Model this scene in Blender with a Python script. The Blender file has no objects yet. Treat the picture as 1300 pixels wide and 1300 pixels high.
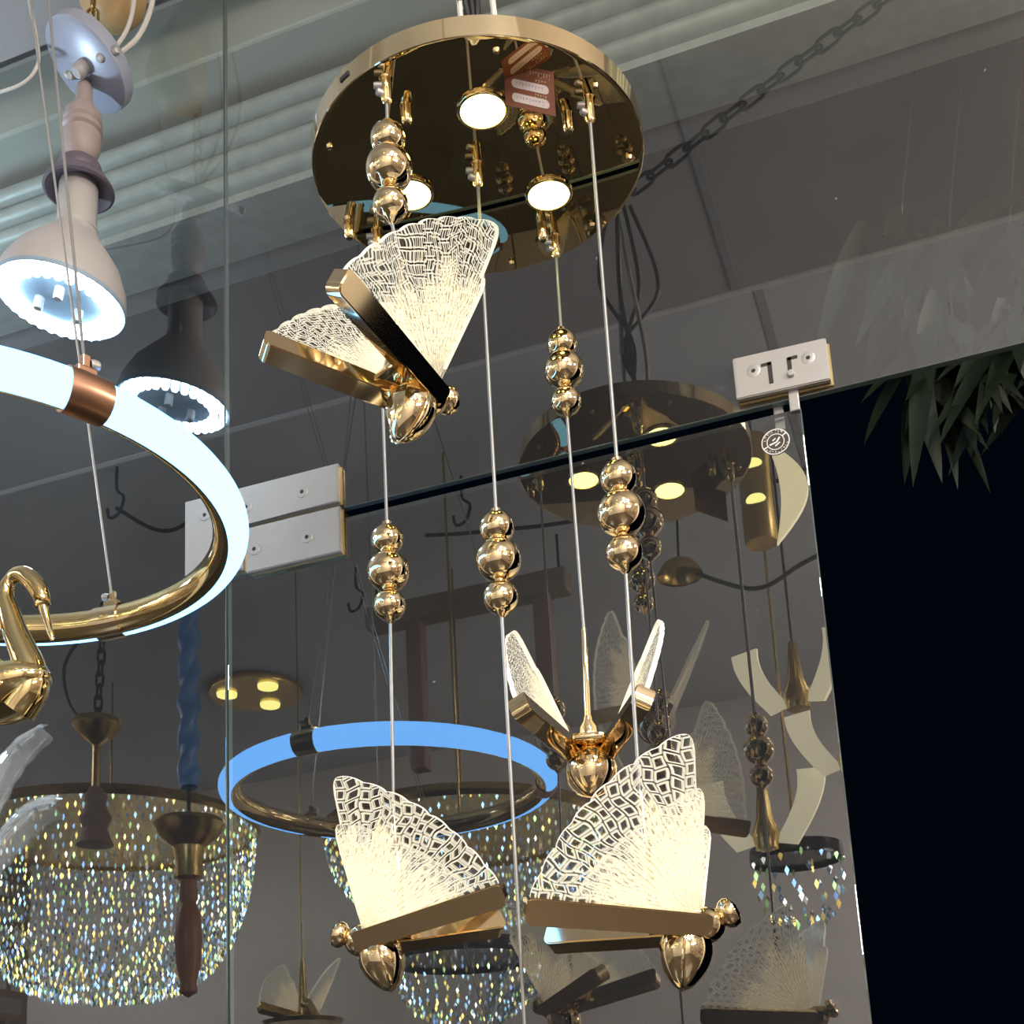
import bpy, bmesh, math, random
from mathutils import Vector, Matrix
PI = math.pi
rad = math.radians
C = bpy.context.scene.collection
sc = bpy.context.scene
random.seed(7)

# ------------------------------------------------------------------ materials
def newmat(name):
    m = bpy.data.materials.new(name); m.use_nodes = True
    nt = m.node_tree; nt.nodes.clear()
    out = nt.nodes.new('ShaderNodeOutputMaterial')
    return m, nt, out

def N(nt, t, **kw):
    n = nt.nodes.new('ShaderNode' + t)
    for k, v in kw.items():
        if k in ('operation', 'data_type', 'noise_dimensions', 'blend_type', 'feature', 'distribution', 'interpolation_type', 'uv_map', 'bands_direction', 'wave_type'):
            setattr(n, k, v)
        else:
            s = n.inputs[int(k[1:])] if k[0] == 'i' and k[1:].isdigit() else n.inputs[k]
            if isinstance(v, bpy.types.NodeSocket): nt.links.new(v, s)
            else: s.default_value = v
    return n

def mth(nt, op, a, b=None, c=None):
    n = nt.nodes.new('ShaderNodeMath'); n.operation = op
    for i, v in enumerate((a, b, c)):
        if v is None: continue
        if isinstance(v, bpy.types.NodeSocket): nt.links.new(v, n.inputs[i])
        else: n.inputs[i].default_value = v
    return n.outputs[0]

def pbr(name, col, rough=.5, metal=0., noise=0., nscale=30., bump=0., emit=None, estr=0., col2=None):
    m, nt, out = newmat(name)
    p = nt.nodes.new('ShaderNodeBsdfPrincipled')
    p.inputs['Base Color'].default_value = (*col, 1)
    p.inputs['Roughness'].default_value = rough
    p.inputs['Metallic'].default_value = metal
    if noise or bump:
        tc = nt.nodes.new('ShaderNodeTexCoord')
        nz = N(nt, 'TexNoise', Vector=tc.outputs['Object'], Scale=nscale, Detail=4.)
        if noise:
            c2 = col2 or tuple(max(0, c * (1 - noise)) for c in col)
            mx = nt.nodes.new('ShaderNodeMix'); mx.data_type = 'RGBA'
            nt.links.new(nz.outputs['Fac'], mx.inputs[0])
            mx.inputs[6].default_value = (*col, 1); mx.inputs[7].default_value = (*c2, 1)
            nt.links.new(mx.outputs[2], p.inputs['Base Color'])
        if bump:
            b = N(nt, 'Bump', Strength=bump, Distance=.01)
            nt.links.new(nz.outputs['Fac'], b.inputs['Height'])
            nt.links.new(b.outputs[0], p.inputs['Normal'])
    if emit:
        p.inputs['Emission Color'].default_value = (*emit, 1)
        p.inputs['Emission Strength'].default_value = estr
    nt.links.new(p.outputs[0], out.inputs[0])
    return m

def emis(name, col, s):
    m, nt, out = newmat(name)
    e = N(nt, 'Emission', Color=(*col, 1), Strength=s)
    nt.links.new(e.outputs[0], out.inputs[0]); return m

M = {}
M['gold'] = pbr('polished_rose_gold', (.90, .71, .43), .06, 1.)
M['gold_yellow'] = pbr('polished_yellow_gold', (.93, .72, .36), .06, 1.)
M['gold_plate'] = pbr('mirror_gold_plate', (.60, .46, .24), .02, 1.)
M['gold_old'] = pbr('antique_gold', (.75, .52, .20), .25, 1., noise=.5, nscale=20)
M['copper'] = pbr('brushed_copper_clip', (.62, .34, .22), .3, 1.)
M['steel'] = pbr('satin_steel', (.50, .475, .455), .38, .45, noise=.08, nscale=60)
M['brass_edge'] = pbr('worn_brass', (.70, .52, .25), .3, 1., noise=.3, nscale=80)
M['cable'] = pbr('clear_sheathed_cable', (.34, .33, .32), .35, .5)
M['black'] = pbr('black_iron', (.008, .008, .009), .6)
M['blackcable'] = pbr('black_cable', (.01, .01, .011), .5)
M['slot'] = pbr('dark_slot', (.035, .03, .025), .8)
M['white_cable'] = pbr('white_cable', (.75, .70, .64), .5)
M['white_plastic'] = pbr('white_plastic', (.50, .46, .44), .4)
M['lavender_metal'] = pbr('grey_lacquer', (.42, .44, .54), .35, .1)
M['wood_pale'] = pbr('pale_turned_wood', (.48, .38, .36), .45, noise=.15, nscale=40)
M['dish'] = pbr('mauve_grey_dish', (.16, .13, .16), .4)
M['ledface'] = pbr('grey_blue_led_board', (.30, .40, .50), .5)
M['led'] = emis('cold_white_led', (.55, .80, 1.), 30.)
M['ledring'] = emis('cold_white_diffuser', (.16, .46, 1.), 5.6)
M['spot'] = emis('warm_spot_diffuser', (1., .92, .27), 12.)
M['spot2'] = emis('yellow_lamp_face', (1., .93, .28), 5.8)
M['wall'] = pbr('shop_wall_paint', (.88, .81, .77), .8, noise=.06, nscale=2)
M['ceil'] = pbr('ceiling_paint', (.66, .68, .72), .85, noise=.06, nscale=1.5)
M['soffit'] = pbr('soffit_paint', (.52, .48, .46), .85, noise=.12, nscale=3)
M['trim'] = pbr('white_trim_paint', (.92, .88, .86), .6)
M['seam'] = pbr('ceiling_seam', (.40, .40, .41), .9)
M['floor'] = pbr('brown_floor_tile', (.07, .055, .045), .25, noise=.3, nscale=3)
M['lintel'] = pbr('pale_concrete_lintel', (.80, .82, .74), .9, noise=.25, nscale=5, bump=.2)
M['recess'] = pbr('shadow_grey_recess', (.20, .20, .21), .9, noise=.2, nscale=4)  # the grey holds the shadow of the recess in its colour
M['galv'] = pbr('galvanised_steel', (.75, .80, .76), .42, .3, noise=.45, nscale=28)
M['leaf'] = pbr('dull_green_leaf', (.022, .034, .017), .5, noise=.3, nscale=14)
M['stem'] = pbr('brown_stem', (.08, .06, .04), .7)
M['tag'] = pbr('maroon_card', (.17, .055, .03), .5, noise=.15, nscale=30)
M['tag_red'] = pbr('red_print', (.32, .05, .045), .5)
M['tag_pale'] = pbr('pale_pink_print', (.50, .41, .39), .5)
M['tag_ink'] = pbr('cream_print', (.42, .33, .2), .5)
M['tag_grey'] = pbr('grey_print', (.30, .26, .29), .5)
M['sticker'] = pbr('white_sticker_print', (.80, .76, .70), .6)
M['sticker_dark'] = pbr('dark_sticker_print', (.05, .04, .035), .6)
M['blue_cloth'] = pbr('blue_sleeve', (.16, .40, .80), .35, noise=.5, nscale=14, bump=.8)
M['brown'] = pbr('turned_brown_wood', (.42, .17, .07), .35, noise=.3, nscale=12)
M['brown_bar'] = pbr('brown_rail', (.30, .24, .17), .6)
M['post'] = pbr('red_brown_post', (.34, .22, .17), .6)
M['amber'] = pbr('amber_shade', (.75, .48, .22), .4, noise=.3, nscale=8)
M['maroon'] = pbr('maroon_cover', (.10, .03, .035), .5)
M['petal'] = pbr('cream_petal', (.9, .82, .58), .4, emit=(1., .9, .6), estr=1.6)
M['shell'] = pbr('shell_panel', (.85, .75, .5), .35, emit=(1., .88, .5), estr=2.6)
M['dark_glass'] = pbr('dark_body', (.02, .02, .022), .15, .3)

def mat_panels():
    m, nt, out = newmat('reflection_contrast_wall')
    tc = nt.nodes.new('ShaderNodeTexCoord')
    sp = N(nt, 'SeparateXYZ', Vector=tc.outputs['Object']); cv = N(nt, 'CombineXYZ', X=sp.outputs[1], Y=sp.outputs[2])
    bk = N(nt, 'TexBrick', Vector=cv.outputs[0], Color1=(.80, .76, .70, 1), Color2=(.03, .025, .02, 1), Mortar=(.25, .16, .10, 1), Scale=1.6)
    bk.inputs['Mortar Size'].default_value = .04
    p = nt.nodes.new('ShaderNodeBsdfPrincipled'); nt.links.new(bk.outputs[0], p.inputs['Base Color']); p.inputs['Roughness'].default_value = .6
    nt.links.new(p.outputs[0], out.inputs[0]); return m
M['contrast_panels'] = mat_panels()  # light and dark panels invented to give the gold contrast to reflect

def mat_wing(name, gain, gold=0.):
    m, nt, out = newmat(name)
    uv = N(nt, 'UVMap', uv_map='UVMap')
    sp = N(nt, 'SeparateXYZ', Vector=uv.outputs[0])
    u, v = sp.outputs[0], sp.outputs[1]
    nz = N(nt, 'TexNoise', Vector=uv.outputs[0], Scale=7., Detail=0.)
    wob = mth(nt, 'MULTIPLY', mth(nt, 'SUBTRACT', nz.outputs['Fac'], .5), 1.3)
    cu = mth(nt, 'ADD', mth(nt, 'MULTIPLY', u, 18.), wob)
    ci = mth(nt, 'FLOOR', cu)
    fx = mth(nt, 'FRACT', cu)
    wn = N(nt, 'TexWhiteNoise', noise_dimensions='1D'); nt.links.new(ci, wn.inputs['W'])
    rv = mth(nt, 'ADD', mth(nt, 'MULTIPLY', v, 14.5), mth(nt, 'MULTIPLY', wn.outputs['Value'], 2.))
    rv = mth(nt, 'ADD', rv, mth(nt, 'MULTIPLY', mth(nt, 'SUBTRACT', fx, .5), mth(nt, 'MULTIPLY', mth(nt, 'SUBTRACT', wn.outputs['Value'], .5), 1.3)))
    fy = mth(nt, 'FRACT', rv)
    dx = mth(nt, 'MULTIPLY', mth(nt, 'MINIMUM', fx, mth(nt, 'SUBTRACT', 1., fx)), mth(nt, 'MULTIPLY', v, .0145))
    dy = mth(nt, 'MULTIPLY', mth(nt, 'MINIMUM', fy, mth(nt, 'SUBTRACT', 1., fy)), .0124)
    d = mth(nt, 'MINIMUM', dx, dy)
    r1 = mth(nt, 'GREATER_THAN', d, .0009); r2 = mth(nt, 'LESS_THAN', d, .0022)
    ring = mth(nt, 'MULTIPLY', r1, r2)
    # flame-shaped zone of close radial engraving near the root
    cvec = N(nt, 'CombineXYZ', X=mth(nt, 'MULTIPLY', u, 26.), Y=.3)
    n1 = N(nt, 'TexNoise', Vector=cvec.outputs[0], Scale=1., Detail=2.)
    cv2 = N(nt, 'CombineXYZ', X=mth(nt, 'MULTIPLY', u, 4.), Y=7.3)
    n2 = N(nt, 'TexNoise', Vector=cv2.outputs[0], Scale=1., Detail=1.)
    lim = mth(nt, 'ADD', .22, mth(nt, 'ADD', mth(nt, 'MULTIPLY', n1.outputs['Fac'], .42), mth(nt, 'MULTIPLY', n2.outputs['Fac'], .36)))
    dz = N(nt, 'MapRange', Value=mth(nt, 'SUBTRACT', lim, v)); dz.inputs[1].default_value = -.02; dz.inputs[2].default_value = .06
    dense = dz.outputs[0]
    cv3 = N(nt, 'CombineXYZ', X=mth(nt, 'MULTIPLY', u, 85.), Y=mth(nt, 'MULTIPLY', v, 22.))
    n3 = N(nt, 'TexNoise', Vector=cv3.outputs[0], Scale=1., Detail=2.)
    fr = N(nt, 'MapRange', Value=n3.outputs['Fac']); fr.inputs[1].default_value = .46; fr.inputs[2].default_value = .62
    fine = mth(nt, 'ADD', mth(nt, 'MULTIPLY', fr.outputs[0], .60), .10)
    a = mth(nt, 'MAXIMUM', mth(nt, 'MULTIPLY', ring, .8), mth(nt, 'MULTIPLY', dense, fine))
    # clear acrylic
    tr = N(nt, 'BsdfTransparent', Color=(.93, .93, .92, 1))
    gl = N(nt, 'BsdfGlossy', Color=(1, 1, 1, 1), Roughness=.08)
    cl = N(nt, 'MixShader', Fac=.07); nt.links.new(tr.outputs[0], cl.inputs[1]); nt.links.new(gl.outputs[0], cl.inputs[2])
    # engraving lit from the bar
    ec = N(nt, 'Mix', data_type='RGBA'); nt.links.new(dense, ec.inputs[0])
    ec.inputs[6].default_value = (1., .90, .68, 1); ec.inputs[7].default_value = (1., .81, .49, 1)
    es = mth(nt, 'MULTIPLY', gain, mth(nt, 'ADD', .75, mth(nt, 'MULTIPLY', dense, .35)))
    em = N(nt, 'Emission', Color=ec.outputs[2], Strength=es)
    df = N(nt, 'BsdfDiffuse', Color=(.8, .78, .72, 1))
    add = nt.nodes.new('ShaderNodeMixShader'); add.inputs[0].default_value = .25
    nt.links.new(em.outputs[0], add.inputs[1]); nt.links.new(df.outputs[0], add.inputs[2])
    mx = nt.nodes.new('ShaderNodeMixShader'); nt.links.new(a, mx.inputs[0])
    nt.links.new(cl.outputs[0], mx.inputs[1]); nt.links.new(add.outputs[0], mx.inputs[2])
    nt.links.new(mx.outputs[0], out.inputs[0])
    return m
M['wing'] = mat_wing('engraved_lit_acrylic', 1.75)
M['wing_edge'] = pbr('frosted_acrylic_edge', (.85, .8, .7), .3, emit=(1., .9, .7), estr=.55)

def mat_glass():
    m, nt, out = newmat('shop_glass_face')
    tc = nt.nodes.new('ShaderNodeTexCoord')
    tr = N(nt, 'BsdfTransparent', Color=(.97, .99, .975, 1))
    gl = N(nt, 'BsdfGlossy', Color=(.57, .57, .57, 1), Roughness=0.)
    mx = N(nt, 'MixShader', Fac=.29); nt.links.new(tr.outputs[0], mx.inputs[1]); nt.links.new(gl.outputs[0], mx.inputs[2])
    # dust specks and streaks lying on the pane
    nz = N(nt, 'TexNoise', Vector=tc.outputs['Object'], Scale=75., Detail=2.)
    sp = N(nt, 'MapRange', Value=nz.outputs['Fac']); sp.inputs[1].default_value = .74; sp.inputs[2].default_value = .78
    mp = N(nt, 'Mapping', Vector=tc.outputs['Object']); mp.inputs['Scale'].default_value = (120, 1, 9)
    n2 = N(nt, 'TexNoise', Vector=mp.outputs[0], Scale=1., Detail=2.)
    s2 = N(nt, 'MapRange', Value=n2.outputs['Fac']); s2.inputs[1].default_value = .76; s2.inputs[2].default_value = .80
    n3 = N(nt, 'TexNoise', Vector=tc.outputs['Object'], Scale=2.2, Detail=3.)
    f = mth(nt, 'ADD', mth(nt, 'MULTIPLY', mth(nt, 'MAXIMUM', sp.outputs[0], s2.outputs[0]), .22), mth(nt, 'MULTIPLY', n3.outputs['Fac'], .042))
    df = N(nt, 'BsdfDiffuse', Color=(.75, .75, .74, 1))
    m2 = nt.nodes.new('ShaderNodeMixShader'); nt.links.new(f, m2.inputs[0])
    nt.links.new(mx.outputs[0], m2.inputs[1]); nt.links.new(df.outputs[0], m2.inputs[2])
    nt.links.new(m2.outputs[0], out.inputs[0])
    return m
M['glass'] = mat_glass()
def mat_back():
    m, nt, out = newmat('shop_glass_rear')
    tr = N(nt, 'BsdfTransparent', Color=(.97, .99, .98, 1)); nt.links.new(tr.outputs[0], out.inputs[0]); return m
M['glass_back'] = mat_back()
M['glass_edge'] = pbr('green_glass_edge', (.20, .27, .25), .12, .1)
def mat_clear(name, tint, g=.12, hz=.06):
    m, nt, out = newmat(name)
    tr = N(nt, 'BsdfTransparent', Color=(*tint, 1)); gl = N(nt, 'BsdfGlossy', Color=(1, 1, 1, 1), Roughness=.05)
    lw = N(nt, 'LayerWeight', Blend=.35)
    f = mth(nt, 'ADD', mth(nt, 'MULTIPLY', lw.outputs['Facing'], .5), g)
    a = nt.nodes.new('ShaderNodeMixShader'); nt.links.new(f, a.inputs[0]); nt.links.new(tr.outputs[0], a.inputs[1]); nt.links.new(gl.outputs[0], a.inputs[2])
    df = N(nt, 'BsdfDiffuse', Color=(.8, .88, .95, 1))
    b = N(nt, 'MixShader', Fac=hz); nt.links.new(a.outputs[0], b.inputs[1]); nt.links.new(df.outputs[0], b.inputs[2])
    nt.links.new(b.outputs[0], out.inputs[0]); return m
M['acrylic'] = mat_clear('clear_acrylic_feather', (.90, .94, .97), .12, .13)
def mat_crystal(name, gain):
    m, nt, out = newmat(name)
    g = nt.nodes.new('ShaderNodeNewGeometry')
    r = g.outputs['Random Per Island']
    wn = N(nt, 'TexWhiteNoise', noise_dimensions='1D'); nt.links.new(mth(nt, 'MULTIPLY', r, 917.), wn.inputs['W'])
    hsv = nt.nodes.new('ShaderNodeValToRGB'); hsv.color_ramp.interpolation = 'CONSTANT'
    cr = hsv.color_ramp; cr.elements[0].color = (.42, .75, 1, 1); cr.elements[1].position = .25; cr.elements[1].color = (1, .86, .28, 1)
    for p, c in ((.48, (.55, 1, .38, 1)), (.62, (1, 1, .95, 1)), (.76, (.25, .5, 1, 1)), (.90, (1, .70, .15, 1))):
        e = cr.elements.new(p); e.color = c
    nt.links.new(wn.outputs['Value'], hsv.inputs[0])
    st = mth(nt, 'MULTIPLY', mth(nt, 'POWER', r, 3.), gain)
    em = N(nt, 'Emission', Color=hsv.outputs[0], Strength=mth(nt, 'ADD', st, .5))  # sparkle of the drops painted as emission, strength and hue random per drop
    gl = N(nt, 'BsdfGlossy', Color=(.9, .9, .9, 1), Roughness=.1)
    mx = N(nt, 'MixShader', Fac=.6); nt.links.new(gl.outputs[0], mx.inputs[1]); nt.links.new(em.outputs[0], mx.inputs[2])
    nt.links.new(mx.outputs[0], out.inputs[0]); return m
M['crystal'] = mat_crystal('sparkle_painted_drops', 26.)
M['crystal_dim'] = mat_crystal('dim_sparkle_painted_drops', 20.)

# ------------------------------------------------------------------ objects
def tag(o, label=None, cat=None, group=None, kind=None):
    if label: o['label'] = label
    if cat: o['category'] = cat
    if group: o['group'] = group
    if kind: o['kind'] = kind
    return o

def thing(name, label, cat, loc=(0, 0, 0), rot=None, group=None):
    o = bpy.data.objects.new(name, None); C.objects.link(o)
    o.empty_display_size = .05; o.location = loc
    if rot is not None: o.rotation_euler = rot
    return tag(o, label, cat, group)

def part(name, bm, mat, parent=None, smooth=False, label=None):
    me = bpy.data.meshes.new(name)
    bmesh.ops.recalc_face_normals(bm, faces=bm.faces)
    bm.to_mesh(me); bm.free()
    mats = mat if isinstance(mat, (list, tuple)) else [mat]
    for x in mats: me.materials.append(x)
    if smooth:
        for p in me.polygons: p.use_smooth = True
        try: me.set_sharp_from_angle(angle=rad(40))
        except Exception: pass
    o = bpy.data.objects.new(name, me); C.objects.link(o)
    if parent is not None: o.parent = parent
    if label: o['label'] = label
    return o

def copy_tree(o, parent=None):
    c = o.copy(); C.objects.link(c)
    if parent is not None: c.parent = parent
    for ch in list(o.children): copy_tree(ch, c)
    return c

def B(): return bmesh.new()
def xf(M4=None): return M4 if M4 is not None else Matrix.Identity(4)

def box(bm, c, s, bevel=0., M4=None):
    r = bmesh.ops.create_cube(bm, size=1)
    vs = r['verts']
    bmesh.ops.scale(bm, vec=Vector(s), verts=vs)
    if bevel:
        es = list({e for v in vs for e in v.link_edges})
        g = bmesh.ops.bevel(bm, geom=es, offset=bevel, segments=2, affect='EDGES', profile=.5)
        vs = list({v for f in g['faces'] for v in f.verts} | {v for v in vs if v.is_valid})
    bmesh.ops.translate(bm, vec=Vector(c), verts=vs)
    if M4 is not None: bmesh.ops.transform(bm, matrix=M4, verts=vs)
    return bm

def lathe(bm, prof, seg=32, M4=None, sx=1., sy=1.):
    rings = []
    T = xf(M4)
    for r, z in prof:
        if r < 1e-6: rings.append([bm.verts.new(T @ Vector((0, 0, z)))])
        else: rings.append([bm.verts.new(T @ Vector((sx * r * math.cos(2 * PI * i / seg), sy * r * math.sin(2 * PI * i / seg), z))) for i in range(seg)])
    for a, b in zip(rings, rings[1:]):
        if len(a) == 1 and len(b) == 1: continue
        for i in range(seg):
            j = (i + 1) % seg
            if len(a) == 1: bm.faces.new((a[0], b[i], b[j]))
            elif len(b) == 1: bm.faces.new((a[i], a[j], b[0]))
            else: bm.faces.new((a[i], a[j], b[j], b[i]))
    return bm

def sphere_prof(r, z=0., n=14, squash=1.):
    return [(r * math.sin(PI * i / n) if 0 < i < n else 0, z - r * squash * math.cos(PI * i / n)) for i in range(n + 1)]

def tube(bm, pts, r, seg=10, closed=False):
    pts = [Vector(p) for p in pts]; n = len(pts)
    rs = r if isinstance(r, (list, tuple)) else [r] * n
    rings = []; prev = None
    for i, p in enumerate(pts):
        if closed: t = pts[(i + 1) % n] - pts[i - 1]
        else: t = pts[min(i + 1, n - 1)] - pts[max(i - 1, 0)]
        t.normalize()
        if prev is None:
            a = Vector((0, 0, 1)) if abs(t.z) < .9 else Vector((1, 0, 0))
            u = t.cross(a).normalized()
        else:
            u = (prev - t * prev.dot(t)).normalized()
        prev = u; w = t.cross(u)
        rings.append([bm.verts.new(p + (u * math.cos(2 * PI * k / seg) + w * math.sin(2 * PI * k / seg)) * rs[i]) for k in range(seg)])
    m = n if closed else n - 1
    for i in range(m):
        a, b = rings[i], rings[(i + 1) % n]
        for k in range(seg):
            j = (k + 1) % seg
            bm.faces.new((a[k], a[j], b[j], b[k]))
    if not closed:
        bm.faces.new(rings[0][::-1]); bm.faces.new(rings[-1])
    return bm

def spline(pts, n=8):
    P = [Vector(p) for p in pts]; o = []
    for i in range(len(P) - 1):
        a, b, c, d = P[max(i - 1, 0)], P[i], P[i + 1], P[min(i + 2, len(P) - 1)]
        for k in range(n):
            t = k / n
            o.append(.5 * ((2 * b) + (c - a) * t + (2 * a - 5 * b + 4 * c - d) * t * t + (3 * b - a - 3 * c + d) * t ** 3))
    o.append(P[-1]); return o

def prism(bm, poly, z0, z1, M4=None):
    T = xf(M4)
    a = [bm.verts.new(T @ Vector((x, y, z0))) for x, y in poly]
    b = [bm.verts.new(T @ Vector((x, y, z1))) for x, y in poly]
    bm.faces.new(a[::-1]); bm.faces.new(b)
    n = len(poly)
    for i in range(n):
        j = (i + 1) % n
        bm.faces.new((a[i], a[j], b[j], b[i]))
    return bm

def frame_to(d):
    """matrix whose z axis is d"""
    z = Vector(d).normalized()
    a = Vector((0, 1, 0)) if abs(z.y) < .9 else Vector((1, 0, 0))
    x = a.cross(z).normalized(); y = z.cross(x)
    return Matrix((x, y, z)).transposed().to_4x4()

XZ = Matrix(((1, 0, 0, 0), (0, 0, -1, 0), (0, 1, 0, 0), (0, 0, 0, 1)))   # (x, y, z) -> (x, -z, y): a drawing in the x-z plane, thickness towards -y

# ------------------------------------------------------------------ camera, world
r_ = Vector((.9383, .3412, -.0553)); 
yaw, pit, rol = rad(19.28), rad(13.08), rad(-3.12)
fw0 = Vector((-math.sin(yaw), math.cos(yaw), 0)); rt0 = Vector((math.cos(yaw), math.sin(yaw), 0)); up0 = Vector((0, 0, 1))
fw = fw0 * math.cos(pit) + up0 * math.sin(pit); up = up0 * math.cos(pit) - fw0 * math.sin(pit)
rt = rt0 * math.cos(rol) + up * math.sin(rol); upv = up * math.cos(rol) - rt0 * math.sin(rol)
cam = bpy.data.objects.new('camera', bpy.data.cameras.new('camera')); C.objects.link(cam)
Mc = Matrix((rt, upv, -fw)).transposed().to_4x4(); Mc.translation = Vector((0, -1.7, 1.5))
cam.matrix_world = Mc
cam.data.sensor_width = 36; cam.data.lens = 36 * 1680 / 1300; cam.data.shift_y = (1127 - 650) / 1300
cam.data.clip_start = .01; cam.data.clip_end = 60
sc.camera = cam
w = bpy.data.worlds.new('night'); sc.world = w; w.use_nodes = True
w.node_tree.nodes['Background'].inputs[0].default_value = (.10, .22, .55, 1)
w.node_tree.nodes['Background'].inputs[1].default_value = .006
sc.view_settings.view_transform = 'Standard'; sc.view_settings.look = 'None'
sc.view_settings.exposure = 0; sc.view_settings.gamma = 1; sc.view_settings.use_curve_mapping = False
sc.cycles.max_bounces = 14; sc.cycles.transparent_max_bounces = 24; sc.cycles.glossy_bounces = 6
sc.cycles.use_denoising = True; sc.cycles.sample_clamp_indirect = 6
sc.cycles.caustics_reflective = False; sc.cycles.caustics_refractive = False

# ------------------------------------------------------------------ the room
def struct(name, bm, mat, smooth=False):
    return tag(part(name, bm, mat, smooth=smooth), kind='structure')
b = B(); box(b, (-1.5, -2.75, -.05), (9.2, 5.7, .1)); struct('floor', b, M['floor'])
b = B(); box(b, (-1.5, -3.375, 4.25), (9.2, 4.25, .1)); struct('ceiling', b, M['ceil'])
b = B(); box(b, (-1.5, -.615, 3.99), (9.2, 1.27, .62)); struct('trim_1', b, M['soffit'])
b = B(); box(b, (-1.5, -1.262, 3.70), (9.2, .024, .045), .005); struct('trim_2', b, M['trim'])
b = B(); box(b, (-.35, -.62, 3.678), (.020, 1.25, .006)); box(b, (-.37, -3.3, 4.198), (.026, 4.0, .006)); struct('trim_3', b, M['seam'])
b = B(); box(b, (-6.05, -2.75, 2.1), (.1, 5.7, 4.4)); struct('wall_left', b, M['contrast_panels'])
b = B(); box(b, (3.05, -2.75, 2.1), (.1, 5.7, 4.4)); struct('wall_right', b, M['contrast_panels'])
b = B(); box(b, (-1.5, -5.55, 2.1), (9.2, .1, 4.4)); struct('wall_back', b, M['wall'])
b = B(); box(b, (-4.4, .05, 2.1), (3.2, .1, 4.2)); box(b, (2.3, .05, 2.1), (1.5, .1, 4.2)); struct('wall_front', b, M['wall'])

def pane(name, x0, x1, z0, z1, label=None):
    b = B(); box(b, ((x0 + x1) / 2, .006, (z0 + z1) / 2), (x1 - x0, .012, z1 - z0), .0012)
    o = tag(part(name, b, [M['glass_edge'], M['glass'], M['glass_back']]), kind='structure')
    for p in o.data.polygons:
        if p.normal.y < -.9: p.material_index = 1
        elif p.normal.y > .9: p.material_index = 2
    return o
pane('window_1', -2.8, -1.053, .0, 3.68)
pane('window_2', -1.0515, 1.55, 2.562, 3.68)
pane('door_1', -1.049, -.131, .012, 2.545)

# outside, above the entrance: lintel, recess, roller shutter
b = B(); box(b, (-.7, .16, 3.83), (6, .12, .41), .006); struct('trim_4', b, M['lintel'])
b = B(); box(b, (-.7, .33, 3.6), (6, .06, .5)); struct('trim_5', b, M['recess'])
prof = []
zs = 3.482
nr = 4; hh = (3.482 - 3.288) / nr
pr = [(.25, 3.49), (.10, 3.49)]
for k in range(nr):
    z = 3.484 - k * hh
    for t in range(9):
        a = t / 9
        pr.append((0.098 - .026 * math.sin(PI * a) ** .6, z - hh * a * .86))
    pr.append((.135, z - hh * .89)); pr.append((.135, z - hh * .97))
pr += [(.085, 3.288), (.085, 3.272), (.125, 3.272), (.25, 3.30)]
b = B(); xs = [-2.75 + i * .25 for i in range(17)]
cols = [[b.verts.new((x, y, z)) for y, z in pr] for x in xs]
for a, c in zip(cols, cols[1:]):
    for i in range(len(pr) - 1): b.faces.new((a[i], c[i], c[i + 1], a[i + 1]))
o = part('roller_shutter', b, M['galv'], smooth=True)
tag(o, 'galvanised ribbed steel roller shutter rolled up above the glass shopfront', 'shutter')

# hanging foliage outside, right
b = B(); rnd = random.Random(3)
def leaf(bm, base, d, n, L, W):
    d = Vector(d).normalized(); s = d.cross(Vector(n)).normalized(); nn = s.cross(d)
    K = 8; rows = []
    for i in range(K + 1):
        t = i / K; wd = W * math.sin(PI * min(1, t * .92 + .08)) ** .8 * (1 - .35 * t)
        if i == K: wd = 0
        p = Vector(base) + d * L * t - Vector((0, 0, 1)) * L * .25 * t * t
        if wd: rows.append([bm.verts.new(p - s * wd + nn * wd * .25), bm.verts.new(p), bm.verts.new(p + s * wd + nn * wd * .25)])
        else: rows.append([bm.verts.new(p)])
    for a, c in zip(rows, rows[1:]):
        if len(c) == 3:
            bm.faces.new((a[0], a[1], c[1], c[0])); bm.faces.new((a[1], a[2], c[2], c[1]))
        else:
            bm.faces.new((a[0], a[1], c[0])); bm.faces.new((a[1], a[2], c[0]))
for (bx, bz, n) in ((.02, 3.16, 10), (.12, 3.17, 15), (.24, 3.14, 16), (.36, 3.12, 14), (.12, 3.33, 12), (.28, 3.36, 12), (.40, 3.30, 10), (0., 3.40, 8)):
    for k in range(n):
        dx = rnd.uniform(-.75, .55); dz = rnd.uniform(-1.0, -.25); dy = rnd.uniform(-.5, .3)
        leaf(b, (bx + rnd.uniform(-.04, .04), .85 + rnd.uniform(-.08, .08), bz + rnd.uniform(-.04, .04)), (dx, dy, dz), (rnd.uniform(-.4, .4), -1, rnd.uniform(-.2, .5)), rnd.uniform(.16, .27), rnd.uniform(.018, .03))
fol = thing('hanging_foliage', 'dark green pointed leaves hanging outside the doorway at right', 'plant', (.2, .85, 3.5))
o = part('leaves', b, M['leaf'], fol, smooth=True); o.matrix_parent_inverse = Matrix.Translation((-.2, -.85, -3.5))
b = B()
for (bx, bz) in ((.02, 3.16), (.12, 3.17), (.24, 3.14), (.36, 3.12), (.4, 3.3)):
    tube(b, spline([(bx, .85, bz), (bx + .02, .86, 3.40), (bx + .10, .86, 3.80)], 5), .0025, 6)
o = part('stem', b, M['stem'], fol); o.matrix_parent_inverse = Matrix.Translation((-.2, -.85, -3.5))

# ------------------------------------------------------------------ door fittings
def hw_local(loc):  # helper so that children may be written in world coordinates
    return Matrix.Translation(-Vector(loc))
def wpart(name, bm, mat, root, smooth=False, label=None):
    o = part(name, bm, mat, root, smooth, label)
    o.matrix_parent_inverse = Matrix.Translation(-root.location); return o

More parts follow.
